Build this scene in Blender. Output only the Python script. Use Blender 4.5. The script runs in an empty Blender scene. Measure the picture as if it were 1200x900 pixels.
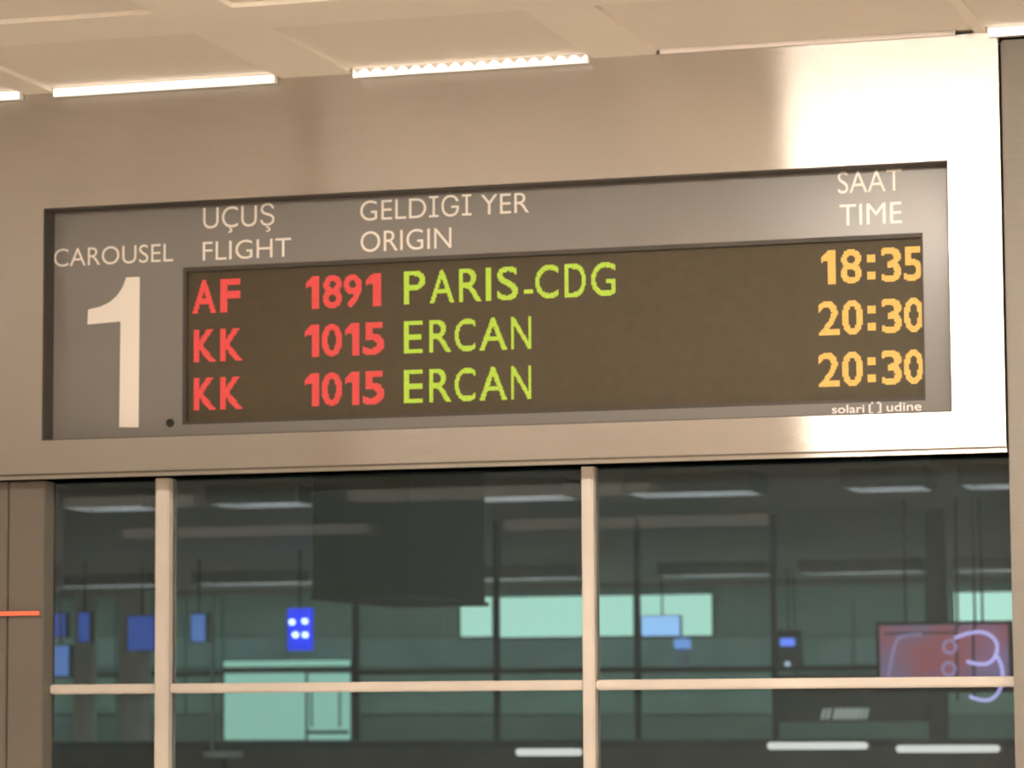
import bpy, bmesh, math, random
from mathutils import Vector, Matrix

random.seed(3)
S = bpy.context.scene
C = S.collection

# ------------------------------------------------------------------ camera
F_PX = 3886.1                       # focal length in pixels of the 1200x900 frame
YAW, PITCH, ROLL = -0.29225, 0.100315, -0.005391
CAM = Vector((2.06777, -6.62426, 1.6))
_fw = Vector((math.sin(YAW)*math.cos(PITCH), math.cos(YAW)*math.cos(PITCH), math.sin(PITCH)))
_r0 = Vector((math.cos(YAW), -math.sin(YAW), 0)); _u0 = _r0.cross(_fw)
_rt = math.cos(ROLL)*_r0 + math.sin(ROLL)*_u0
_up = -math.sin(ROLL)*_r0 + math.cos(ROLL)*_u0
cd = bpy.data.cameras.new('camera'); cam = bpy.data.objects.new('camera', cd); C.objects.link(cam)
cam.matrix_world = Matrix(((_rt.x, _up.x, -_fw.x, CAM.x), (_rt.y, _up.y, -_fw.y, CAM.y),
                           (_rt.z, _up.z, -_fw.z, CAM.z), (0, 0, 0, 1)))
cd.sensor_width = 36; cd.lens = 36*F_PX/1200; cd.clip_end = 200
cd.dof.use_dof = True; cd.dof.focus_distance = 5.3; cd.dof.aperture_fstop = 11.0
S.camera = cam

# ------------------------------------------------------------------ world and exposure
w = bpy.data.worlds.new('world'); S.world = w; w.use_nodes = True
w.node_tree.nodes['Background'].inputs[0].default_value = (0.5, 0.42, 0.33, 1)
w.node_tree.nodes['Background'].inputs[1].default_value = 0.15
S.view_settings.view_transform = 'Standard'; S.view_settings.look = 'None'
S.view_settings.gamma = 1; S.view_settings.use_curve_mapping = False
S.view_settings.exposure = 0.0
ROOM_LAMP = 20.0        # radiance of the long ceiling lamps of the hall
WALL_LAMP = 1.6        # radiance of the slim lamps along the fascia
BACK_LAMP = 2.5        # radiance of the lamps of the hall beyond the glass

def P(px, py, Y):
    """photo pixel -> point on the upright plane at depth Y"""
    d = _fw + _rt*((px-600)/F_PX) - _up*((py-450)/F_PX)
    return CAM + d*((Y-CAM.y)/d.y)
def PX(px, Y, py=450): return P(px, py, Y).x
def PZ(px, py, Y): return P(px, py, Y).z

# ------------------------------------------------------------------ materials
def new_mat(name):
    m = bpy.data.materials.new(name); m.use_nodes = True
    nt = m.node_tree; return m, nt, nt.nodes['Principled BSDF']
def mat(name, col, rough=0.6, metal=0.0, noise=0.08, scale=6.0, stretch=(1, 1, 1), bump=0.0, spec=0.5):
    m, nt, b = new_mat(name)
    tc = nt.nodes.new('ShaderNodeTexCoord'); mp = nt.nodes.new('ShaderNodeMapping')
    mp.inputs['Scale'].default_value = stretch
    nz = nt.nodes.new('ShaderNodeTexNoise'); nz.inputs['Scale'].default_value = scale; nz.inputs['Detail'].default_value = 4
    rp = nt.nodes.new('ShaderNodeValToRGB')
    rp.color_ramp.elements[0].position = 0.3; rp.color_ramp.elements[1].position = 0.7
    rp.color_ramp.elements[0].color = [c*(1-noise) for c in col]+[1]
    rp.color_ramp.elements[1].color = [min(1, c*(1+noise)) for c in col]+[1]
    nt.links.new(tc.outputs['Object'], mp.inputs[0]); nt.links.new(mp.outputs[0], nz.inputs['Vector'])
    nt.links.new(nz.outputs['Fac'], rp.inputs[0]); nt.links.new(rp.outputs[0], b.inputs['Base Color'])
    b.inputs['Roughness'].default_value = rough; b.inputs['Metallic'].default_value = metal
    b.inputs['Specular IOR Level'].default_value = spec
    if bump:
        bp = nt.nodes.new('ShaderNodeBump'); bp.inputs['Strength'].default_value = bump; bp.inputs['Distance'].default_value = 0.002
        nt.links.new(nz.outputs['Fac'], bp.inputs['Height']); nt.links.new(bp.outputs[0], b.inputs['Normal'])
    return m
def brushed(name, col, rough, aniso, metal=1.0, noise=0.05, tilt=0.0):
    m = mat(name, col, rough, metal, noise, 8.0, (0.6, 1, 60))
    nt = m.node_tree; b = nt.nodes['Principled BSDF']
    b.inputs['Anisotropic'].default_value = aniso
    t = nt.nodes.new('ShaderNodeCombineXYZ'); t.inputs[2].default_value = 1.0
    nt.links.new(t.outputs[0], b.inputs['Tangent'])
    if tilt:                       # fine horizontal brushing: scratch flanks tilt the normal up and down
        ge = nt.nodes.new('ShaderNodeNewGeometry'); wn = nt.nodes.new('ShaderNodeTexWhiteNoise'); wn.noise_dimensions = '3D'
        sc = nt.nodes.new('ShaderNodeVectorMath'); sc.operation = 'MULTIPLY'; sc.inputs[1].default_value = (911, 911, 9973)
        sp = nt.nodes.new('ShaderNodeSeparateColor'); ad = nt.nodes.new('ShaderNodeMath'); ad.operation = 'ADD'
        sb = nt.nodes.new('ShaderNodeMath'); sb.operation = 'SUBTRACT'; sb.inputs[1].default_value = 1.0
        ml = nt.nodes.new('ShaderNodeMath'); ml.operation = 'MULTIPLY'; ml.inputs[1].default_value = tilt
        cx = nt.nodes.new('ShaderNodeCombineXYZ'); va = nt.nodes.new('ShaderNodeVectorMath'); va.operation = 'ADD'
        nm = nt.nodes.new('ShaderNodeVectorMath'); nm.operation = 'NORMALIZE'
        L = nt.links.new
        L(ge.outputs['Position'], sc.inputs[0]); L(sc.outputs[0], wn.inputs['Vector']); L(wn.outputs['Color'], sp.inputs[0])
        L(sp.outputs[0], ad.inputs[0]); L(sp.outputs[1], ad.inputs[1]); L(ad.outputs[0], sb.inputs[0]); L(sb.outputs[0], ml.inputs[0])
        L(ml.outputs[0], cx.inputs[2]); L(ge.outputs['Normal'], va.inputs[0]); L(cx.outputs[0], va.inputs[1])
        L(va.outputs[0], nm.inputs[0]); L(nm.outputs[0], b.inputs['Normal'])
    return m
def glow(name, col, strength, base=None):
    m, nt, b = new_mat(name)
    b.inputs['Base Color'].default_value = (*(base or col), 1)
    b.inputs['Emission Color'].default_value = (*col, 1); b.inputs['Emission Strength'].default_value = strength
    b.inputs['Roughness'].default_value = 0.5
    return m
def glass(name, col, ior=1.45, rough=0.0):
    m, nt, b = new_mat(name)
    b.inputs['Base Color'].default_value = (*col, 1); b.inputs['Transmission Weight'].default_value = 1
    b.inputs['Roughness'].default_value = rough; b.inputs['IOR'].default_value = ior
    return m

M = {}
M['fascia'] = brushed('brushed_steel', (0.585, 0.55, 0.50), 0.17, 1.0, tilt=0.2)
M['column'] = brushed('satin_beige_metal', (0.185, 0.163, 0.134), 0.45, 0.5, 0.2)
M['gap'] = mat('dark_joint', (0.03, 0.025, 0.02), 0.8)
M['frame'] = mat('painted_frame', (0.58, 0.52, 0.455), 0.35)
M['panel'] = mat('display_grey', (0.215, 0.199, 0.181), 0.22, 0.0, 0.03, spec=0.4)
M['edge'] = mat('display_return', (0.06, 0.05, 0.04), 0.6)
M['screen'] = mat('led_matrix_off', (0.085, 0.068, 0.042), 0.6, 0, 0.06, 40, spec=0.2)
M['print'] = mat('white_print', (0.86, 0.80, 0.72), 0.22, 0, 0.02, spec=0.4)
M['print_small'] = mat('white_print_small', (0.85, 0.8, 0.74), 0.5, 0, 0.02)
M['black'] = mat('black_plastic', (0.015, 0.013, 0.01), 0.5)
M['red'] = glow('led_red', (1.0, 0.07, 0.06), 1.15, (0.05, 0.02, 0.02))
M['lime'] = glow('led_lime', (0.58, 0.76, 0.045), 1.2, (0.03, 0.04, 0.02))
M['amber'] = glow('led_amber', (1.0, 0.52, 0.09), 1.4, (0.04, 0.03, 0.02))
M['ceil'] = mat('ceiling_beam', (0.84, 0.76, 0.66), 0.8, 0, 0.03, 2)
M['bay'] = mat('ceiling_bay', (0.78, 0.70, 0.61), 0.8, 0, 0.03, 2)
M['floor'] = mat('stone_floor', (0.76, 0.71, 0.64), 0.3, 0, 0.1, 3)
M['wall'] = mat('hall_wall', (0.60, 0.56, 0.50), 0.7, 0, 0.04, 2)
M['housing'] = mat('lamp_housing', (0.75, 0.7, 0.64), 0.5)
M['lens'] = glow('lamp_lens', (1.0, 0.93, 0.84), WALL_LAMP)
M['lens_off'] = mat('lamp_lens_off', (0.85, 0.75, 0.68), 0.4)
M['lamp'] = glow('hall_lamp', (1.0, 0.90, 0.79), ROOM_LAMP)
M['lamp_bright'] = glow('hall_lamp_bright', (1.0, 0.90, 0.79), 60.0)
M['lamp_half'] = glow('hall_lamp_half', (1.0, 0.88, 0.78), 5.0)
M['fill_faint'] = glow('fill_lamp_faint', (1.0, 0.90, 0.80), 3.0)  # for the unseen fill lamps added left of the board
M['lamp_dim'] = glow('hall_lamp_dim', (1.0, 0.87, 0.74), 0.55)
M['pane'] = glass('tinted_glass', (0.80, 0.86, 0.85))
nt = M['pane'].node_tree      # flat haze of hall light put into the glass as pale diffuse colour
_df = nt.nodes.new('ShaderNodeBsdfDiffuse'); _df.inputs[0].default_value = (0.5, 0.74, 0.82, 1)
_mx = nt.nodes.new('ShaderNodeMixShader'); _mx.inputs[0].default_value = 0.03
nt.links.new(nt.nodes['Principled BSDF'].outputs[0], _mx.inputs[1]); nt.links.new(_df.outputs[0], _mx.inputs[2])
nt.links.new(_mx.outputs[0], nt.nodes['Material Output'].inputs['Surface'])
M['pane2'] = glass('green_glass', (0.88, 0.93, 0.92))

# ------------------------------------------------------------------ builders
def add_box(bm, a, b):
    x0, x1 = sorted((a[0], b[0])); y0, y1 = sorted((a[1], b[1])); z0, z1 = sorted((a[2], b[2]))
    v = [bm.verts.new(p) for p in ((x0,y0,z0),(x1,y0,z0),(x1,y1,z0),(x0,y1,z0),(x0,y0,z1),(x1,y0,z1),(x1,y1,z1),(x0,y1,z1))]
    for f in ((0,3,2,1),(4,5,6,7),(0,1,5,4),(1,2,6,5),(2,3,7,6),(3,0,4,7)): bm.faces.new([v[i] for i in f])
def add_cyl(bm, c, r, h, axis='Z', n=24, r2=None):
    m = Matrix.Translation(c)
    if axis == 'Y': m = m @ Matrix.Rotation(math.pi/2, 4, 'X')
    if axis == 'X': m = m @ Matrix.Rotation(math.pi/2, 4, 'Y')
    bmesh.ops.create_cone(bm, cap_ends=True, segments=n, radius1=r, radius2=r if r2 is None else r2, depth=h, matrix=m)
def link(name, bm, m, parent=None, bevel=0.0, smooth=False):
    if bevel:
        bmesh.ops.bevel(bm, geom=list(bm.edges), offset=bevel, segments=2, affect='EDGES', clamp_overlap=True)
    me = bpy.data.meshes.new(name); bm.normal_update(); bm.to_mesh(me); bm.free()
    if smooth:
        for p in me.polygons: p.use_smooth = True
    me.materials.append(M[m] if isinstance(m, str) else m)
    o = bpy.data.objects.new(name, me); C.objects.link(o)
    if parent: o.parent = parent
    return o
def box(name, a, b, m, parent=None, bevel=0.0):
    bm = bmesh.new(); add_box(bm, a, b); return link(name, bm, m, parent, bevel)
def pbox(name, x0, y0, x1, y1, Y, depth, m, parent=None, bevel=0.0):
    """box whose front face (at depth Y) fills the photo rectangle x0..x1, y0..y1"""
    xm, ym = (x0+x1)/2, (y0+y1)/2
    return box(name, (PX(x0, Y, ym), Y, PZ(xm, y1, Y)), (PX(x1, Y, ym), Y+depth, PZ(xm, y0, Y)), m, parent, bevel)
def empty(name, loc=(0, 0, 0)):
    # kept at the origin so that parts stay in world coordinates
    o = bpy.data.objects.new(name, None); C.objects.link(o); o.empty_display_size = 0.2
    return o
def tag(o, label, cat, group=None):
    o['label'] = label; o['category'] = cat
    if group: o['group'] = group
    return o
def struct(o, label=None, cat=None):
    o['kind'] = 'structure'
    if label: o['label'] = label
    if cat: o['category'] = cat
    return o

_dg = None
def glyph_mesh(ch, offset=0.0, depth=0.0):
    cu = bpy.data.curves.new('t', 'FONT'); cu.body = ch; cu.size = 1; cu.offset = offset; cu.resolution_u = 6
    cu.fill_mode = 'FRONT' if depth == 0 else 'BOTH'; cu.extrude = depth
    ob = bpy.data.objects.new('t', cu); C.objects.link(ob)
    dg = bpy.context.evaluated_depsgraph_get(); dg.update()
    me = bpy.data.meshes.new_from_object(ob.evaluated_get(dg)); me.calc_loop_triangles()
    V = [v.co.copy() for v in me.vertices]; T = [tuple(t.vertices) for t in me.loop_triangles]
    bpy.data.objects.remove(ob); bpy.data.curves.remove(cu); bpy.data.meshes.remove(me)
    return V, T
CAPH = max(v.y for v in glyph_mesh('H')[0])
def print_text(name, s, x0, x1, ytop, ybase, Y, m, parent, offset=0.0):
    """flat printed word: photo bounds x0..x1, cap line and baseline given at its middle"""
    V, T = glyph_mesh(s, offset)
    a = min(v.x for v in V); b = max(v.x for v in V)
    xm = (x0+x1)/2
    X0, X1 = PX(x0, Y, ybase), PX(x1, Y, ybase); zb, zt = PZ(xm, ybase, Y), PZ(xm, ytop, Y)
    bm = bmesh.new()
    vs = [bm.verts.new((X0+(v.x-a)/(b-a)*(X1-X0), Y, zb+v.y/CAPH*(zt-zb))) for v in V]
    for t in T:
        try: bm.faces.new([vs[i] for i in t])
        except ValueError: pass
    for f in bm.faces:
        f.normal_update()
        if f.normal.y > 0: f.normal_flip()
    return link(name, bm, m, parent)
def led_word(name, chars, ytop, ybase, Y, m, parent, rows=22, offset=0.0):
    """chars: (character, x0, x1) in photo pixels; drawn as a matrix of square light dots"""
    xm = (chars[0][1]+chars[-1][2])/2
    zb, zt = PZ(xm, ybase, Y), PZ(xm, ytop, Y); pitch = (zt-zb)/rows
    bm = bmesh.new()
    for ch, x0, x1 in chars:
        X0, X1 = PX(x0, Y, ybase), PX(x1, Y, ybase)
        nx = max(2, round((X1-X0)/pitch)); px_ = (X1-X0)/nx
        cells = set()
        if ch == ':':
            for r0 in (round(rows*0.1), round(rows*0.6)):
                for r in range(round(rows*0.22)):
                    for c in range(nx): cells.add((c, r0+r))
        elif ch == '-':
            for r in range(round(rows*0.17), round(rows*0.28)):
                for c in range(nx): cells.add((c, r))
        else:
            if ch == '1':        # flagged one: the built-in face draws a bare stroke
                V = [Vector(v) for v in ((0.5, 0), (1, 0), (1, 2), (0.5, 2), (0.5, 1.42), (0, 1.3), (0, 1.62), (0.62, 2))]
                T = [(0, 1, 2), (0, 2, 3), (3, 4, 5), (3, 5, 6), (3, 6, 7)]
            else: V, T = glyph_mesh(ch, offset)
            a = min(v.x for v in V); b = max(v.x for v in V); lo = min(v.y for v in V); hi = max(v.y for v in V)
            Q = [((v.x-a)/(b-a)*nx, (v.y-lo)/(hi-lo)*rows) for v in V]
            for i, j, k in T:
                (ax, ay), (bx, by), (cx, cy) = Q[i], Q[j], Q[k]
                d = (by-cy)*(ax-cx)+(cx-bx)*(ay-cy)
                if abs(d) < 1e-9: continue
                for c in range(max(0, int(min(ax, bx, cx))-1), min(nx, int(max(ax, bx, cx))+2)):
                    for r in range(max(0, int(min(ay, by, cy))-1), min(rows, int(max(ay, by, cy))+2)):
                        for sx, sy in ((.5, .5), (.35, .5), (.65, .5), (.5, .35), (.5, .65)):
                            l1 = ((by-cy)*(c+sx-cx)+(cx-bx)*(r+sy-cy))/d
                            l2 = ((cy-ay)*(c+sx-cx)+(ax-cx)*(r+sy-cy))/d
                            if l1 >= -.001 and l2 >= -.001 and l1+l2 <= 1.001: cells.add((c, r)); break
        g = 0.09
        for c, r in cells:
            q = [bm.verts.new((X0+(c+u)*px_, Y, zb+(r+v)*pitch)) for u, v in ((g, g), (1-g, g), (1-g, 1-g), (g, 1-g))]
            bm.faces.new(q)
    return link(name, bm, m, parent)

# ------------------------------------------------------------------ the hall on the camera's side
ZC = 2.978                      # ceiling height at the fascia
ZB = 2.125                      # underside of the fascia
HX0, HX1, HY = -7.0, 7.0, -12.0
GY = 0.115                      # depth of the glass screen
struct(box('floor', (HX0, HY, -0.1), (HX1, 30, 0.0), 'floor'), 'pale stone floor running under the glass screen', 'floor')
struct(box('wall_back', (HX0, HY-0.1, 0), (HX1, HY, 3.3), 'wall'), 'plain beige wall at the near end of the hall', 'wall')
struct(box('wall_left', (HX0-0.1, HY, 0), (HX0, 0.2, 3.3), 'wall'), 'plain beige wall on the left of the hall', 'wall')
struct(box('wall_right', (HX1, HY, 0), (HX1+0.1, 0.2, 3.3), 'wall'), 'plain beige wall on the right of the hall', 'wall')

# ceiling of shallow bays between beams
ceil = struct(box('ceiling', (HX0, HY, ZC+0.009), (HX1, 0.25, ZC+0.12), 'bay'), 'warm beige ceiling with shallow bays above the sign', 'ceiling')
edges_px = [(30, 65), (330, 413), (694, 770)]
beams = [(PX(a, 0, 90), PX(b, 0, 90)) for a, b in edges_px] + [(PX(1143, 0, 40), PX(1156, 0, 40))]
pitch = 0.665
xb = beams[0][0]-0.53
while xb > HX0+0.3:
    beams.append((xb-0.15, xb)); xb -= pitch
xb = beams[3][1]+0.53
while xb < HX1-0.3:
    beams.append((xb, xb+0.15)); xb += pitch
for a, b in sorted(beams):
    box('beam', (a, HY, ZC), (b, -0.001, ZC+0.009), 'ceil', ceil)
t = -0.50
while t > HY+0.4:
    bs = sorted(beams)
    xs = [HX0]+[v for ab in bs for v in ab]+[HX1]
    for i in range(0, len(xs), 2):
        if xs[i+1]-xs[i] > 0.02: box('cross_beam', (xs[i], t-0.2, ZC), (xs[i+1], t, ZC+0.009), 'ceil', ceil)
    t -= 1.35

# ------------------------------------------------------------------ fascia with the opening for the sign
FX1 = PX(1174, 0, 280)
OX0, OX1, OZ0, OZ1 = -1.0, 1.0, 2.2085, 2.7212
bm = bmesh.new()
xs = [HX0, OX0, OX1, FX1]; zs = [ZB, OZ0, OZ1, ZC]
g = [[bm.verts.new((x, 0, z)) for z in zs] for x in xs]
for i in range(3):
    for j in range(3):
        if (i, j) != (1, 1): bm.faces.new((g[i][j], g[i+1][j], g[i+1][j+1], g[i][j+1]))
ex = bmesh.ops.extrude_face_region(bm, geom=list(bm.faces))
for v in [v for v in ex['geom'] if isinstance(v, bmesh.types.BMVert)]: v.co.y += GY+0.06
bmesh.ops.recalc_face_normals(bm, faces=list(bm.faces))
ed = [e for e in bm.edges if all(abs(v.co.y) < 1e-6 and abs(v.co.z-ZB) < 1e-6 for v in e.verts)]
bmesh.ops.bevel(bm, geom=ed, offset=0.011, segments=4, affect='EDGES')
fascia = struct(link('wall_front', bm, 'fascia'), 'brushed steel fascia band framing the flight display', 'wall')

# columns either side of the glass
lc_y = 0.06
lx1 = PX(51, lc_y, 700)
col_l = struct(empty('column'), 'beige metal column at the left end of the glass', 'column')
box('cladding', (lx1-0.085, lc_y, 0), (lx1, GY+0.01, ZB), 'column', col_l, 0.002)
box('cladding', (lx1-0.6, lc_y, 0), (lx1-0.088, GY+0.01, ZB), 'column', col_l, 0.002)
box('backing', (lx1-0.59, lc_y+0.01, 0), (lx1-0.01, GY+0.005, ZB-0.002), 'gap', col_l)
bm = bmesh.new(); add_cyl(bm, P(29, 562, lc_y)+Vector((0, -0.003, 0)), 0.007, 0.008, 'Y', 12); link('bolt', bm, 'black', col_l)
rx0 = PX(1176, 0.0, 280)
col_r = struct(empty('column'), 'tan metal column beside the bright end of the fascia', 'column')
box('cladding', (rx0, 0.012, 0), (rx0+0.75, GY+0.2, ZC-0.014), 'column', col_r, 0.003)
box('joint', (FX1, 0.03, ZB), (rx0+0.05, GY+0.17, ZC-0.02), 'gap', col_r)

struct(box('wall_front_left', (HX0, lc_y+0.02, 0), (lx1-0.602, GY+0.15, ZB), 'wall'), 'plain beige wall left of the left metal column', 'wall')
struct(box('wall_front_right', (rx0+0.752, 0.03, 0), (HX1, GY+0.2, ZC), 'wall'), 'plain beige wall right of the tan metal column', 'wall')

# red reflection on the left column, imitated by an added glowing strip
rs = tag(empty('red_reflection'), 'red reflection on the left metal column, built as a glowing strip', 'light')
pbox('glow_backing', -20, 715.5, 47, 722.5, lc_y-0.006, 0.006, 'column', rs)
pbox('tube', -18, 717, 45, 721, lc_y-0.010, 0.005, glow('red_reflection_glow', (1.0, 0.13, 0.06), 0.75), rs)  # glow stands for the reflected red, no lamp sits here

# ------------------------------------------------------------------ flight display
PY = 0.052                       # face of the grey panel, set back from the fascia
disp = tag(empty('flight_display'), 'wide grey baggage carousel board with three lit flight lines', 'display board')
SXL, SXR = PX(214, PY, 400), PX(1083, PY, 370)
SZT = (PZ(215, 316, PY)+PZ(1081, 270, PY))/2; SZB = (PZ(213, 497, PY)+PZ(1085, 470, PY))/2
bm = bmesh.new()                 # grey panel with a cut-out for the led matrix
xs = [OX0, SXL, SXR, OX1]; zs = [OZ0, SZB, SZT, OZ1]
g = [[bm.verts.new((x, PY, z)) for z in zs] for x in xs]
for i in range(3):
    for j in range(3):
        if (i, j) != (1, 1): bm.faces.new((g[i][j], g[i+1][j], g[i+1][j+1], g[i][j+1]))
ex = bmesh.ops.extrude_face_region(bm, geom=list(bm.faces))
for v in [v for v in ex['geom'] if isinstance(v, bmesh.types.BMVert)]: v.co.y += 0.012
bmesh.ops.recalc_face_normals(bm, faces=list(bm.faces))
link('front_panel', bm, 'panel', disp)
for nm, a, b in (('opening_trim', (OX0, 0.002, OZ1-0.003), (OX1, PY, OZ1)), ('opening_trim', (OX0, 0.002, OZ0), (OX1, PY, OZ0+0.002)),
                 ('opening_trim', (OX0, 0.002, OZ0+0.002), (OX0+0.003, PY, OZ1-0.003)), ('opening_trim', (OX1-0.003, 0.002, OZ0+0.002), (OX1, PY, OZ1-0.003))):
    box(nm, a, b, 'edge', disp)
LY = PY+0.014
scr = box('led_screen', (SXL-0.01, LY, SZB-0.01), (SXR+0.01, LY+0.02, SZT+0.01), 'screen', disp)
for a, b in (((SXL, PY+0.001, SZT-0.009), (SXR, LY, SZT)), ((SXL, PY+0.001, SZB), (SXR, LY, SZB+0.007)),
             ((SXL, PY+0.001, SZB+0.007), (SXL+0.008, LY, SZT-0.009)), ((SXR-0.005, PY+0.001, SZB+0.007), (SXR, LY, SZT-0.009))):
    box('screen_frame', a, b, 'edge', scr)
TY = PY-0.0006
for nm, s, x0, x1, yt, yb in (
        ('heading', 'CAROUSEL', 63, 203, 288.5, 309.5), ('heading', 'UÇUŞ', 238, 321.5, 241.5, 266),
        ('heading', 'FLIGHT', 237.5, 341, 281, 303), ('heading', 'GELDİĞİ YER', 422, 620, 230.5, 254),
        ('heading', 'ORIGIN', 422.5, 529, 269, 293), ('heading', 'SAAT', 982, 1057, 199.5, 225), ('heading', 'TIME', 984, 1057, 238, 263)):
    print_text(nm, s, x0, x1, yt, yb, TY, 'print', disp, -0.004)
# the big numeral, outline drawn from its crop
num = [(375, 350), (330, 352), (318, 385), (300, 412), (275, 434), (245, 448), (205, 458), (203, 507), (312, 497), (310, 845), (374, 845)]
bm = bmesh.new()
zref = lambda x, y: 200+y*0.35556+(30+x*0.35556-133)*0.043
vs = [bm.verts.new((PX(30+x*0.35556, TY, 410), TY, PZ(133, zref(x, y), TY))) for x, y in num]
bm.faces.new(vs); bmesh.ops.recalc_face_normals(bm, faces=list(bm.faces))
for f in bm.faces:
    if f.normal.y > 0: f.normal_flip()
nm = link('numeral', bm, 'print', disp)
bm = bmesh.new(); add_cyl(bm, P(200, 495.5, PY)+Vector((0, -0.002, 0)), 0.0085, 0.006, 'Y', 20); link('sensor_dot', bm, 'black', disp)
# maker's line under the matrix
print_text('maker_name', 'solari', 975, 1013, 474.5, 484, TY, 'print_small', disp, 0.012)
print_text('maker_name', 'udine', 1039, 1080, 471.5, 481.5, TY, 'print_small', disp, 0.012)
bm = bmesh.new()
X0, X1, z0, z1 = PX(1018, TY, 478), PX(1033, TY, 478), PZ(1025, 485, TY), PZ(1025, 471, TY); q = 0.004
for a, b in (((X0, z0), (X0+q, z1)), ((X1-q, z0), (X1, z1)), ((X0, z1-q), (X0+.009, z1)), ((X1-.009, z1-q), (X1, z1)), ((X0, z0), (X0+.009, z0+q)), ((X1-.009, z0), (X1, z0+q))):
    add_box(bm, (a[0], TY-0.0004, a[1]), (b[0], TY, b[1]))
link('maker_emblem', bm, 'print_small', disp)

DY = LY-0.0015
def slots(s, ranges): return [(c, a, b) for c, (a, b) in zip(s, ranges)]
k = 0.22222
r_num = [(210+a*k, 210+b*k) for a, b in ((668, 738), (758, 858), (868, 962), (985, 1065))]
r_num2 = [(210+a*k, 210+b*k) for a, b in ((662, 738), (752, 858), (875, 950), (968, 1080))]
r_code1 = [(225.5, 253), (258, 281.5)]; r_code2 = [(227, 253), (258, 284)]
led_word('flight_code', slots('AF', r_code1), 327.5, 366.5, DY, 'red', scr, offset=0.022)
led_word('flight_code', slots('KK', r_code2), 385.5, 423.5, DY, 'red', scr, offset=0.022)
led_word('flight_code', slots('KK', r_code2), 442, 480, DY, 'red', scr, offset=0.022)
led_word('flight_number', slots('1891', r_num), 322, 360.5, DY, 'red', scr, offset=0.022)
led_word('flight_number', slots('1015', r_num2), 379, 417, DY, 'red', scr, offset=0.022)
led_word('flight_number', slots('1015', r_num2), 436, 475, DY, 'red', scr, offset=0.022)
k = 0.35556
r_par = [(400+a*k, 400+b*k) for a, b in ((206, 276), (292, 372), (388, 462), (476, 494), (514, 582), (602, 632), (640, 716), (736, 806), (824, 904))]
r_erc = [(400+a*k, 400+b*k) for a, b in ((206, 268), (290, 362), (374, 442), (456, 546), (560, 626))]
led_word('origin_name', slots('PARIS-CDG', r_par), 312.5, 351.5, DY, 'lime', scr, 24, 0.004)
led_word('origin_name', slots('ERCAN', r_erc), 373.5, 411.5, DY, 'lime', scr, 24, 0.004)
led_word('origin_name', slots('ERCAN', r_erc), 431, 470, DY, 'lime', scr, 24, 0.004)
k = 0.25556
r_t1 = [(930+a*k, 930+b*k) for a, b in ((128, 194), (218, 312), (338, 376), (404, 494), (506, 590))]
r_t2 = [(930+a*k, 930+b*k) for a, b in ((116, 212), (224, 318), (340, 378), (406, 497), (508, 597))]
led_word('arrival_time', slots('18:35', r_t1), 291, 331, DY, 'amber', scr, offset=0.014)
led_word('arrival_time', slots('20:30', r_t2), 351, 391, DY, 'amber', scr, offset=0.014)
led_word('arrival_time', slots('20:30', r_t2), 411.5, 451.5, DY, 'amber', scr, offset=0.014)

# ------------------------------------------------------------------ slim lamps along the top of the fascia
def wall_lamp(x0, x1, label, lens, louvre=0, depth=0.022, drop=0.012):
    L = tag(empty('linear_ceiling_lamp'), label, 'ceiling lamp', 'slim lamps along the fascia top')
    box('housing', (x0, -depth+0.004, ZC-drop), (x1, -0.002, ZC+0.009), 'housing', L)
    ln = box('lens', (x0+0.004, -depth, ZC-drop), (x1-0.004, -depth+0.004, ZC+0.004), lens, L)
    if louvre:
        for i in range(louvre):
            x = x0+(x1-x0)*(i+0.5)/louvre
            bm = bmesh.new()
            v = [bm.verts.new(p) for p in ((x-0.010, -depth-0.005, ZC+0.004), (x+0.010, -depth-0.005, ZC+0.004), (x, -depth-0.005, ZC-0.006),
                                           (x-0.010, -depth-0.001, ZC+0.004), (x+0.010, -depth-0.001, ZC+0.004), (x, -depth-0.001, ZC-0.006))]
            for f in ((0, 2, 1), (3, 4, 5), (0, 1, 4, 3), (1, 2, 5, 4), (2, 0, 3, 5)): bm.faces.new([v[i2] for i2 in f])
            link('louvre_tooth', bm, 'ceil', ln)
    return L
wall_lamp(-1.62, PX(28, 0, 105), 'lit slim ceiling lamp cut by the left photo edge', 'lens')
wall_lamp(PX(66, 0, 100), PX(326, 0, 92), 'brightest long plain ceiling lamp above the carousel heading', 'lens')
wall_lamp(PX(416, 0, 80), PX(692, 0, 68), 'ceiling lamp with zigzag toothed edge above the origin heading', 'lens', 18)
wall_lamp(PX(774, 0, 60), PX(1120, 0, 45), 'unlit pale ceiling lamp above the right part of the board', 'lens_off', depth=0.012, drop=0.002)
wall_lamp(PX(1158, 0, 30), PX(1156, 0, 30)+0.5, 'lit slim ceiling lamp above the right tan column', 'lens')

# long luminaires of the hall (behind and beside the camera)
def hall_lamp(x0, x1, y0, y1, label, m='lamp', drop=0.28):
    L = tag(empty('ceiling_light'), label, 'ceiling light', 'long ceiling lights of the hall')
    for x in (x0+0.1, x1-0.1):
        box('hanger', (x-0.004, (y0+y1)/2-0.004, ZC-drop), (x+0.004, (y0+y1)/2+0.004, ZC), 'housing', L)
    for x in (x0-0.012, x1):
        box('end_cap', (x, y0, ZC-drop-0.05), (x+0.012, y1, ZC-drop), 'housing', L)
    box('diffuser', (x0, y0, ZC-drop-0.05), (x1, y1, ZC-drop), m, L)
hall_lamp(0.21, 2.2, -2.50, -2.20, 'long bright ceiling light nearest the right end of the fascia', 'lamp_bright', 0.004)
hall_lamp(-2.75, -1.2, -2.50, -2.20, 'added unseen fill light left of the board', 'fill_faint', 0.004)  # this and the next are added to lift the fascia's left part
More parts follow.
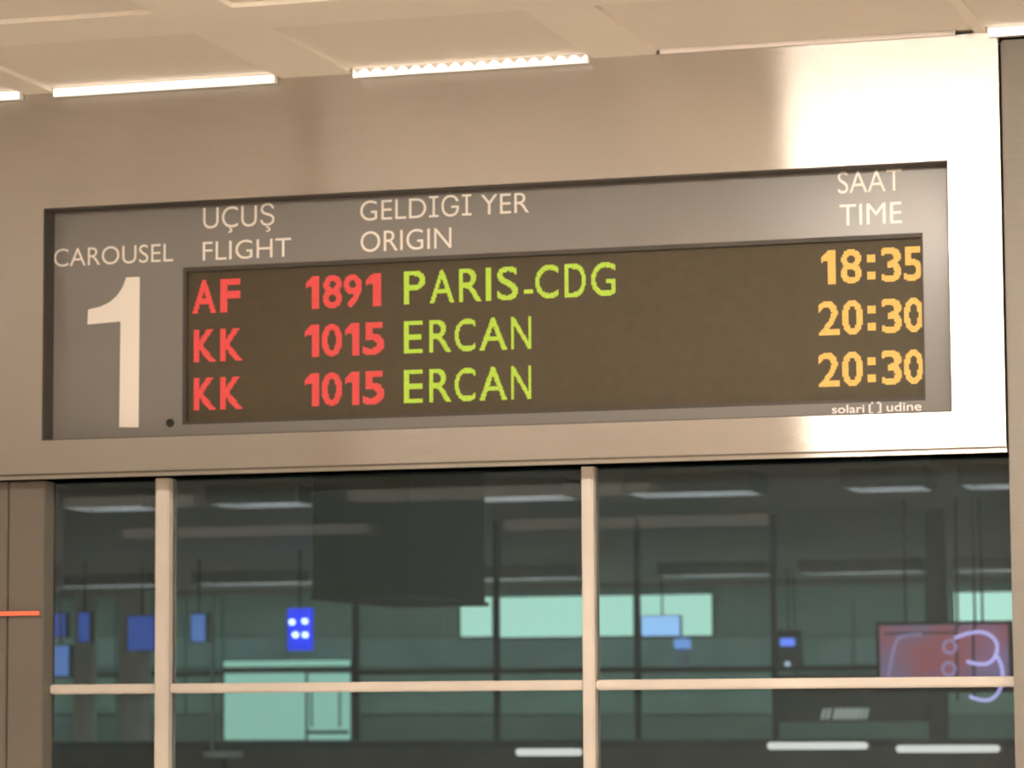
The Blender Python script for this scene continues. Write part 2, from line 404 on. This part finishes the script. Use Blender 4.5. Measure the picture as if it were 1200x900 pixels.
hall_lamp(-4.4, -2.8, -2.50, -2.20, 'added unseen fill light at the far left by the fascia', 'fill_faint', 0.004)
hall_lamp(-1.15, 0.15, -2.50, -2.20, 'dimmer long ceiling light in front of the board', 'lamp_half', 0.004)
for y, row in ((-5.6, 'over the camera'), (-8.4, 'behind the camera'), (-11.0, 'by the near end wall')):
    for x, ln, c, m in ((-5.6, 1.5, 'far left dim', 'lamp_dim'), (-3.3, 1.5, 'left dim', 'lamp_dim'), (0.7, 1.5, 'middle bright', 'lamp'), (2.8, 1.5, 'right bright', 'lamp'), (5.0, 1.5, 'far right bright', 'lamp')):
        hall_lamp(x, x+ln, y, y+0.18, '%s long ceiling light in the row %s' % (c, row), m)

# ------------------------------------------------------------------ glass screen under the fascia
win = struct(empty('window_1'), 'glass screen with pale mullions under the fascia', 'window')
def mullion(xa, xb):
    x0, x1 = PX(xa, GY-0.03, 720), PX(xb, GY-0.03, 720)
    box('mullion', (x0, GY-0.03, 0), (x1, GY+0.02, ZB+0.03), 'frame', win, 0.003)
    return x0, x1
m1 = mullion(181, 197); m2 = mullion(682, 696)
cols = [(lx1, m1[0]), (m1[1], m2[0]), (m2[1], rx0)]
zbar = 1.6640
for (a, b), yb in zip(cols, (811, 804.5, 802)):
    z = PZ(600, 803.5, GY-0.015)
    box('transom', (a, GY-0.02, z-0.0105), (b, GY+0.012, z+0.0105), 'frame', win, 0.003)
    box('pane', (a, GY-0.004, z+0.0105), (b, GY+0.004, ZB+0.02), 'pane', win)
    box('pane', (a, GY-0.004, 0.02), (b, GY+0.004, z-0.0105), 'pane', win)

# ------------------------------------------------------------------ the hall beyond the glass
YF = 24.0
ZI = PZ(600, 692, YF)            # its ceiling height
BX0, BX1 = -22.0, 6.0
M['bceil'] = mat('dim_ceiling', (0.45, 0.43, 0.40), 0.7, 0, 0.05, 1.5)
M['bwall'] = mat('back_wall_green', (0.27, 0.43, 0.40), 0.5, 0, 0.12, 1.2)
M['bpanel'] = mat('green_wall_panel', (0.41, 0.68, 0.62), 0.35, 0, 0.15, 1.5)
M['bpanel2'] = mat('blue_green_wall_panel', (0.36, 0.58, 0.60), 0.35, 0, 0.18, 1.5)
M['dark'] = mat('dark_steel', (0.045, 0.047, 0.045), 0.5)
M['post_brown'] = mat('brown_post', (0.16, 0.12, 0.10), 0.6)
M['duct'] = mat('dark_duct', (0.035, 0.035, 0.03), 0.7)
M['counter'] = mat('dark_red_counter', (0.12, 0.075, 0.065), 0.4, 0, 0.3, 3)
M['skirt'] = mat('lamp_skirt', (0.3, 0.3, 0.3), 0.6)
M['blamp'] = glow('back_lamp', (0.93, 0.97, 1.0), BACK_LAMP)
M['mint'] = glow('lit_mint', (0.45, 0.74, 0.64), 1.1)
M['mint2'] = glow('lit_board', (0.30, 0.58, 0.49), 0.8)
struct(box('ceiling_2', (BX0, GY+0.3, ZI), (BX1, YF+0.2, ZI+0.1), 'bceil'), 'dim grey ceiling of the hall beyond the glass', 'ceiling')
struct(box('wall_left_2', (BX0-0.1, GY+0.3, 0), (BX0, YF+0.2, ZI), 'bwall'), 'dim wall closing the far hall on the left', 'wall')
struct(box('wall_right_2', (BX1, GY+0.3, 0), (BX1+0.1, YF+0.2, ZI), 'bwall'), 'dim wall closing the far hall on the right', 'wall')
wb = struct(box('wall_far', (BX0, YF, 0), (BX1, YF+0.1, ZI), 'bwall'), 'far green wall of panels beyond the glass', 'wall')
bulk = struct(box('trim_1', (BX0, GY+0.15, ZI), (BX1, GY+0.3, ZC+0.1), 'bceil'), 'bulkhead behind the fascia', 'trim')
# wall panels between the joints
joints = [55, 137, 218, 262, 338, 415, 580, 745, 910, 1000, 1110, 1200]
for i in range(len(joints)-1):
    a, b = joints[i]+2, joints[i+1]-2
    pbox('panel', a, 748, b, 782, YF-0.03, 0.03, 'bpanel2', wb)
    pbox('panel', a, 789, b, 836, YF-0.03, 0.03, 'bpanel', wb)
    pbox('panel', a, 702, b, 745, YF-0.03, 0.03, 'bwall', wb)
for a in (577, 742.5): pbox('mullion', a, 698, a+6.5, 747, YF-0.12, 0.05, 'dark', wb)
pbox('rail', 40, 783, 1260, 788, YF-0.05, 0.05, 'dark', wb)

# lit windows high on the far wall
wl = ['lit mint window left of the thick pale mullion', 'widest lit mint window crossed by the pale mullion',
      'lit mint window right of the pale mullion', 'lit mint window at the far right edge']
for n, (a, b, y0, y1) in enumerate(((540, 577, 700, 746), (583, 742, 699, 746), (749, 834, 697, 745), (1119, 1200, 694, 737))):
    o = struct(empty('window_%d' % (n+2)), wl[n], 'window')
    pbox('window_frame', a-2, y0-2, b+2, y1+2, YF-0.06, 0.03, 'dark', o)
    pbox('pane', a, y0, b, y1, YF-0.07, 0.02, 'mint', o)

# tall steel posts of an inner screen, with its glass
YI = 13.0
scrn = struct(empty('window_6'), 'inner glass screen of thin dark posts', 'window')
posts = [(413, 418), (578, 583), (743, 748), (903, 909), (1086, 1108)]
px_edges = []
for a, b in posts:
    x0, x1 = PX(a, YI, 700), PX(b, YI, 700); px_edges.append((x0, x1))
    box('post', (x0, YI, 0), (x1, YI+0.06, ZI), 'dark' if b-a < 10 else 'post_brown', scrn)
for i in range(len(posts)-1):
    a, b = px_edges[i][1], px_edges[i+1][0]; z = PZ(750, 785, YI)
    box('rail', (a, YI+0.01, z-0.012), (b, YI+0.04, z+0.012), 'dark', scrn)
    box('pane', (a, YI+0.02, z+0.012), (b, YI+0.03, ZI), 'pane2', scrn)
    box('pane', (a, YI+0.02, 0.02), (b, YI+0.03, z-0.012), 'pane2', scrn)

# dark suspended duct
duct = tag(empty('ceiling_duct'), 'large dark box hanging from the far ceiling behind the glass', 'duct')
YD = 7.9
pbox('casing', 366, 500, 478, 699, YD, 1.2, 'duct', duct)
pbox('bottom_flange', 364, 697, 480, 702, YD-0.02, 1.24, 'dark', duct)

# rows of slim lamps on the far ceiling
def far_lamp(xa, xb, Y, label):
    py = 841-(ZI-1.6)*F_PX/(Y+6.62)*1.0
    x0, x1 = PX(xa, Y, py), PX(xb, Y, py)
    L = tag(empty('ceiling_strip_lamp'), label, 'ceiling lamp', 'slim lamps on the far ceiling')
    for a, b in (((x0, Y), (x1, Y+0.02)), ((x0, Y+0.38), (x1, Y+0.40)), ((x0, Y+0.02), (x0+0.02, Y+0.38)), ((x1-0.02, Y+0.02), (x1, Y+0.38))):
        box('skirt', (a[0], a[1], ZI-0.10), (b[0], b[1], ZI), 'skirt', L)
    box('diffuser', (x0+0.02, Y+0.02, ZI-0.012), (x1-0.02, Y+0.38, ZI-0.002), 'blamp', L)
for a, b, s in ((60, 178, 'left pane'), (225, 362, 'pane beside the dark duct'), (484, 676, 'pane left of the thick mullion'),
                (770, 900, 'right pane, nearer the mullion'), (935, 1080, 'right pane, middle'), (1115, 1290, 'right pane, beside the tan column')):
    far_lamp(a, b, 19.0, 'far dim ceiling strip seen low in the '+s)
for a, b, s in ((70, 165, 'left pane'), (240, 350, 'pane beside the dark duct'), (490, 660, 'pane left of the thick mullion'),
                (730, 880, 'right pane, nearer the mullion'), (985, 1083, 'right pane, middle'), (1120, 1290, 'right pane, beside the tan column')):
    far_lamp(a, b, 9.5, 'dim ceiling strip seen high in the '+s)

ww = tag(empty('far_wall_fill'), 'added unseen fill lamp and its pelmet along the top of the far wall', 'lamp')  # concealed lamp added only to brighten the far wall
box('fill_shield', (BX0+0.2, YF-1.3, ZI-0.05), (BX1-0.2, YF-1.27, ZI), 'bceil', ww)
box('tube', (BX0+0.3, YF-1.25, ZI-0.045), (BX1-0.3, YF-1.16, ZI-0.015), glow('fill_tube', (0.85, 1.0, 0.95), 4.5), ww)  # glowing tube of the added fill lamp
# low counter wall in front of the far wall
YK = 11.6
zk = PZ(600, 868, YK)
ctr = tag(empty('counter'), 'long low dark red counter along the bottom of the glass view', 'counter')
box('body', (BX0+0.5, YK, 0), (BX1-0.5, YK+0.6, zk-0.04), 'counter', ctr)
box('top', (BX0+0.45, YK-0.06, zk-0.04), (BX1-0.45, YK+0.66, zk), 'dark', ctr)
M['bar'] = glow('white_bar', (0.95, 0.93, 0.9), 0.75)
for a, b, y, s in ((604, 681, 881, 'left of the thick mullion'), (899, 1016, 873.5, 'below the dark lettered board'), (1050, 1171, 877, 'at far right below the curved neon')):
    L = tag(empty('light_bar'), 'white light bar on the counter '+s, 'light', 'white bars on the counter')
    pbox('bracket', a-3, y-4, b+3, y+6, YK-0.09, 0.03, 'dark', L)
    pbox('tube', a, y-3.5, b, y+4.5, YK-0.13, 0.03, 'bar', L, 0.008)

# lit information board
brd = tag(empty('lit_board'), 'large lit mint board with a dark top stripe on the far wall', 'notice board')
YB = YF-0.14
pbox('back', 260, 773, 412, 869, YB, 0.08, 'dark', brd)
pbox('top_strip', 262, 774, 410, 781, YB-0.02, 0.03, 'mint2', brd)
pbox('panel', 263, 789, 357, 867, YB-0.02, 0.03, 'mint2', brd)
rp = pbox('panel', 361, 789, 410, 867, YB-0.02, 0.03, 'mint2', brd)
for a in (364, 397): pbox('panel_line', a, 800, a+2, 852, YB-0.03, 0.01, 'dark', rp)
pbox('panel_line', 358, 856, 408, 860, YB-0.03, 0.01, 'dark', rp)

# small round table with a slender post, in front of the counter
st = tag(empty('round_table'), 'small round pale table carrying a slender post before the lit board', 'table')
YT = YK-0.7
zt = PZ(262, 884, YT); xt = PX(262, YT, 882); r = (PX(284, YT, 882)-PX(240, YT, 882))/2
M['pale'] = mat('pale_table', (0.95, 0.93, 0.90), 0.4)
bm = bmesh.new(); add_cyl(bm, (xt, YT, zt), r, 0.035, 'Z', 32); link('table_top', bm, 'pale', st)
bm = bmesh.new(); add_cyl(bm, (xt, YT, zt/2), 0.025, zt-0.03, 'Z', 16); link('leg', bm, 'dark', st)
bm = bmesh.new(); add_cyl(bm, (xt, YT, 0.012), 0.16, 0.024, 'Z', 28, 0.14); link('foot', bm, 'dark', st)
xx = PX(249, YT, 800); zp = PZ(249, 700, YT)
bm = bmesh.new(); add_cyl(bm, (xx, YT, (zt+0.017+zp)/2), 0.010, zp-zt-0.017, 'Z', 12); link('post', bm, mat('stand_pole', (0.5, 0.72, 0.68), 0.4), st)

# blue lamps, screens
M['blue'] = glow('blue_panel', (0.02, 0.05, 0.95), 1.0)
M['bluedot'] = glow('blue_white', (0.55, 0.7, 1.0), 3.0)
M['bluescreen'] = glow('blue_screen', (0.045, 0.11, 0.5), 0.6)
M['palescreen'] = glow('pale_blue_screen', (0.13, 0.27, 0.7), 0.65)
def hang(root, xc, ytop, Y, name='rod'):
    x = PX(xc, Y, 700); z = PZ(xc, ytop, Y)
    box(name, (x-0.006, Y+0.02, z), (x+0.006, Y+0.032, ZI), 'dark', root)
sg = tag(empty('signal_lamp'), 'bright blue lamp panel with four white dots', 'lamp')
YS = 16.0
pbox('panel', 337, 713, 364, 762, YS, 0.06, 'blue', sg, 0.004)
for a, y in ((342.5, 729), (357.5, 728), (346.5, 744), (358, 744)):
    bm = bmesh.new(); add_cyl(bm, P(a, y, YS-0.01), 0.020, 0.03, 'Y', 16); link('bulb', bm, 'bluedot', sg)
hang(sg, 350, 713, YS)
for i, (a, y0, b, y1, m, s) in enumerate(((55, 719, 76, 746, 'bluescreen', 'square blue screen beside the left column'),
        (92, 718, 104, 752, 'bluescreen', 'narrow blue screen left of the grey pillars'), (150, 722, 181, 762, 'bluescreen', 'larger blue screen touching the left mullion'),
        (224, 720, 240, 752, 'palescreen', 'pale blue screen just right of the left mullion'), (60, 757, 80, 792, 'palescreen', 'pale blue hanging screen low beside the left column'))):
    t_ = tag(empty('hanging_screen'), s, 'screen', 'blue hanging screens')
    Y = 17.0-0.5*(i == 4)
    pbox('casing', a-1.5, y0-1.5, b+1.5, y1+1.5, Y, 0.08, 'dark', t_)
    pbox('display', a, y0, b, y1, Y-0.012, 0.02, m, t_)
    hang(t_, (a+b)/2, y0, Y)
for i, (a, b, s) in enumerate(((88, 112, 'slim grey green pillar nearer the left column'), (141, 176, 'thicker grey green pillar beside the left mullion'))):
    t_ = tag(empty('pillar'), s, 'pillar', 'grey green pillars')
    Y = 21.0
    x0, x1 = PX(a, Y, 820), PX(b, Y, 820); c = (x0+x1)/2; r = (x1-x0)/2
    bm = bmesh.new(); add_cyl(bm, (c, Y, ZI/2+0.01), r, ZI-0.12, 'Z', 28); link('shaft', bm, mat('pillar_paint', (0.74, 0.78, 0.73), 0.6), t_, smooth=False)
    box('base', (c-r*1.2, Y-r*1.2, 0), (c+r*1.2, Y+r*1.2, 0.07), 'dark', t_)
    box('capital', (c-r*1.15, Y-r*1.15, ZI-0.05), (c+r*1.15, Y+r*1.15, ZI), 'dark', t_)
t_ = tag(empty('blue_beacon'), 'small blue lamp over a white dot on a dark box', 'lamp')
pbox('box', 908, 738, 938, 784, 20.0, 0.12, 'dark', t_)
pbox('blue_light', 914, 748, 931, 757, 19.98, 0.03, glow('beacon', (0.14, 0.24, 0.9), 1.3), t_, 0.006)
bm = bmesh.new(); add_cyl(bm, P(923, 778, 19.98), 0.02, 0.03, 'Y', 16); link('white_light', bm, glow('beacon_w', (0.6, 0.65, 0.9), 0.9), t_)
hang(t_, 923, 738, 20.0)
t_ = tag(empty('window_screen'), 'pale blue screen hanging before the lit window by the mullion', 'screen')
pbox('casing', 751, 721, 797, 746, 20.0, 0.08, 'dark', t_)
pbox('display', 752, 722, 796, 745, 19.98, 0.03, glow('sky_screen', (0.33, 0.58, 1.0), 1.2), t_)
pbox('lower_display', 790, 749, 809, 760, 19.98, 0.03, glow('sky_screen2', (0.2, 0.4, 0.9), 0.9), t_)
pbox('stem', 794, 745, 806, 790, 20.02, 0.03, mat('screen_stem', (0.4, 0.55, 0.6), 0.4), t_)
hang(t_, 775, 721, 20.0)

# dark lettered board
t_ = tag(empty('lettered_board'), 'dark board with small white slanted lettering below the transom', 'sign board')
YL = 20.5
lb = pbox('board', 906, 790, 1108, 846, YL, 0.06, 'dark', t_)
bm = bmesh.new()
zl0, zl1 = PZ(990, 843, YL-0.004), PZ(990, 830, YL-0.004)
for a, wd in ((962, 3.2), (968, 3.2), (976, 4), (982, 4), (988, 4), (994, 4), (1000, 4), (1006, 3.5), (1012, 3)):
    x0, x1 = PX(a, YL, 835), PX(a+wd, YL, 835); sh = 0.025
    vs = [bm.verts.new(p) for p in ((x0, YL-0.004, zl0), (x1, YL-0.004, zl0), (x1+sh, YL-0.004, zl1), (x0+sh, YL-0.004, zl1))]
    bm.faces.new(vs)
link('lettering', bm, glow('letter_white', (0.75, 0.77, 0.75), 0.5), t_)
hang(t_, 930, 790, YL); hang(t_, 1085, 790, YL)

# pink red lit poster and curved neon
t_ = tag(empty('lit_poster'), 'glowing pink and red poster panel at the right', 'poster')
YP = 12.0
pm, nt, b = new_mat('poster_glow')
tc = nt.nodes.new('ShaderNodeTexCoord'); nz = nt.nodes.new('ShaderNodeTexNoise'); nz.inputs['Scale'].default_value = 2.6
rp = nt.nodes.new('ShaderNodeValToRGB'); e = rp.color_ramp.elements
e[0].position = 0.38; e[0].color = (0.30, 0.20, 0.36, 1); e[1].position = 0.62; e[1].color = (0.48, 0.13, 0.17, 1)
nt.links.new(tc.outputs['Object'], nz.inputs['Vector']); nt.links.new(nz.outputs['Fac'], rp.inputs[0])
nt.links.new(rp.outputs[0], b.inputs['Base Color']); nt.links.new(rp.outputs[0], b.inputs['Emission Color']); b.inputs['Emission Strength'].default_value = 0.5
pbox('casing', 1027, 728, 1186, 812, YP, 0.08, 'dark', t_)
pbox('picture', 1031, 732, 1182, 794, YP-0.01, 0.02, pm, t_)
hang(t_, 1060, 728, YP); hang(t_, 1150, 728, YP)
def tube(name, pts, Y, r, m, parent):
    cu = bpy.data.curves.new('c', 'CURVE'); cu.dimensions = '3D'; cu.bevel_depth = r; cu.bevel_resolution = 2; cu.use_fill_caps = True
    sp = cu.splines.new('NURBS'); sp.points.add(len(pts)-1); sp.use_endpoint_u = True; sp.order_u = 3; sp.resolution_u = 6
    for p, (x, y) in zip(sp.points, pts): p.co = (*P(x, y, Y), 1)
    ob = bpy.data.objects.new('c', cu); C.objects.link(ob)
    dg = bpy.context.evaluated_depsgraph_get(); me = bpy.data.meshes.new_from_object(ob.evaluated_get(dg))
    bpy.data.objects.remove(ob); me.name = name; me.materials.clear(); me.materials.append(m)
    o = bpy.data.objects.new(name, me); C.objects.link(o); o.parent = parent; return o
neon = glow('neon_lilac', (0.55, 0.52, 1.0), 1.2); neon2 = glow('neon_dim', (0.4, 0.36, 0.7), 0.7)
t_ = tag(empty('neon_sign'), 'lilac neon tubes curved like a three with two small rings', 'neon sign')
YN = YP-0.06
tube('arc', [(1118, 748), (1135, 741), (1155, 740), (1170, 752), (1167, 772), (1152, 781), (1133, 775)], YN, 0.0075, neon, t_)
tube('arc', [(1166, 766), (1173, 775), (1176, 793), (1171, 813), (1155, 824), (1136, 816)], YN, 0.0075, neon, t_)
for cx, cy in ((1113, 758), (1112, 784)):
    tube('ring', [(cx+8*math.cos(i*math.pi/4), cy+8*math.sin(i*math.pi/4)) for i in range(9)], YN, 0.006, neon2, t_)
tube('stroke', [(1041, 794), (1045, 770), (1050, 750), (1058, 744), (1080, 743)], YN, 0.005, neon2, t_)
for a, y0, b, y1 in ((1120, 774, 1122, 822), (1140, 774, 1142, 822)):
    pbox('support', a, 735, b, 822, YN+0.015, 0.02, 'dark', t_)
pbox('support', 1036, 741, 1120, 743, YN+0.015, 0.02, 'dark', t_)
hang(t_, 1121, 736, YN); hang(t_, 1141, 736, YN)
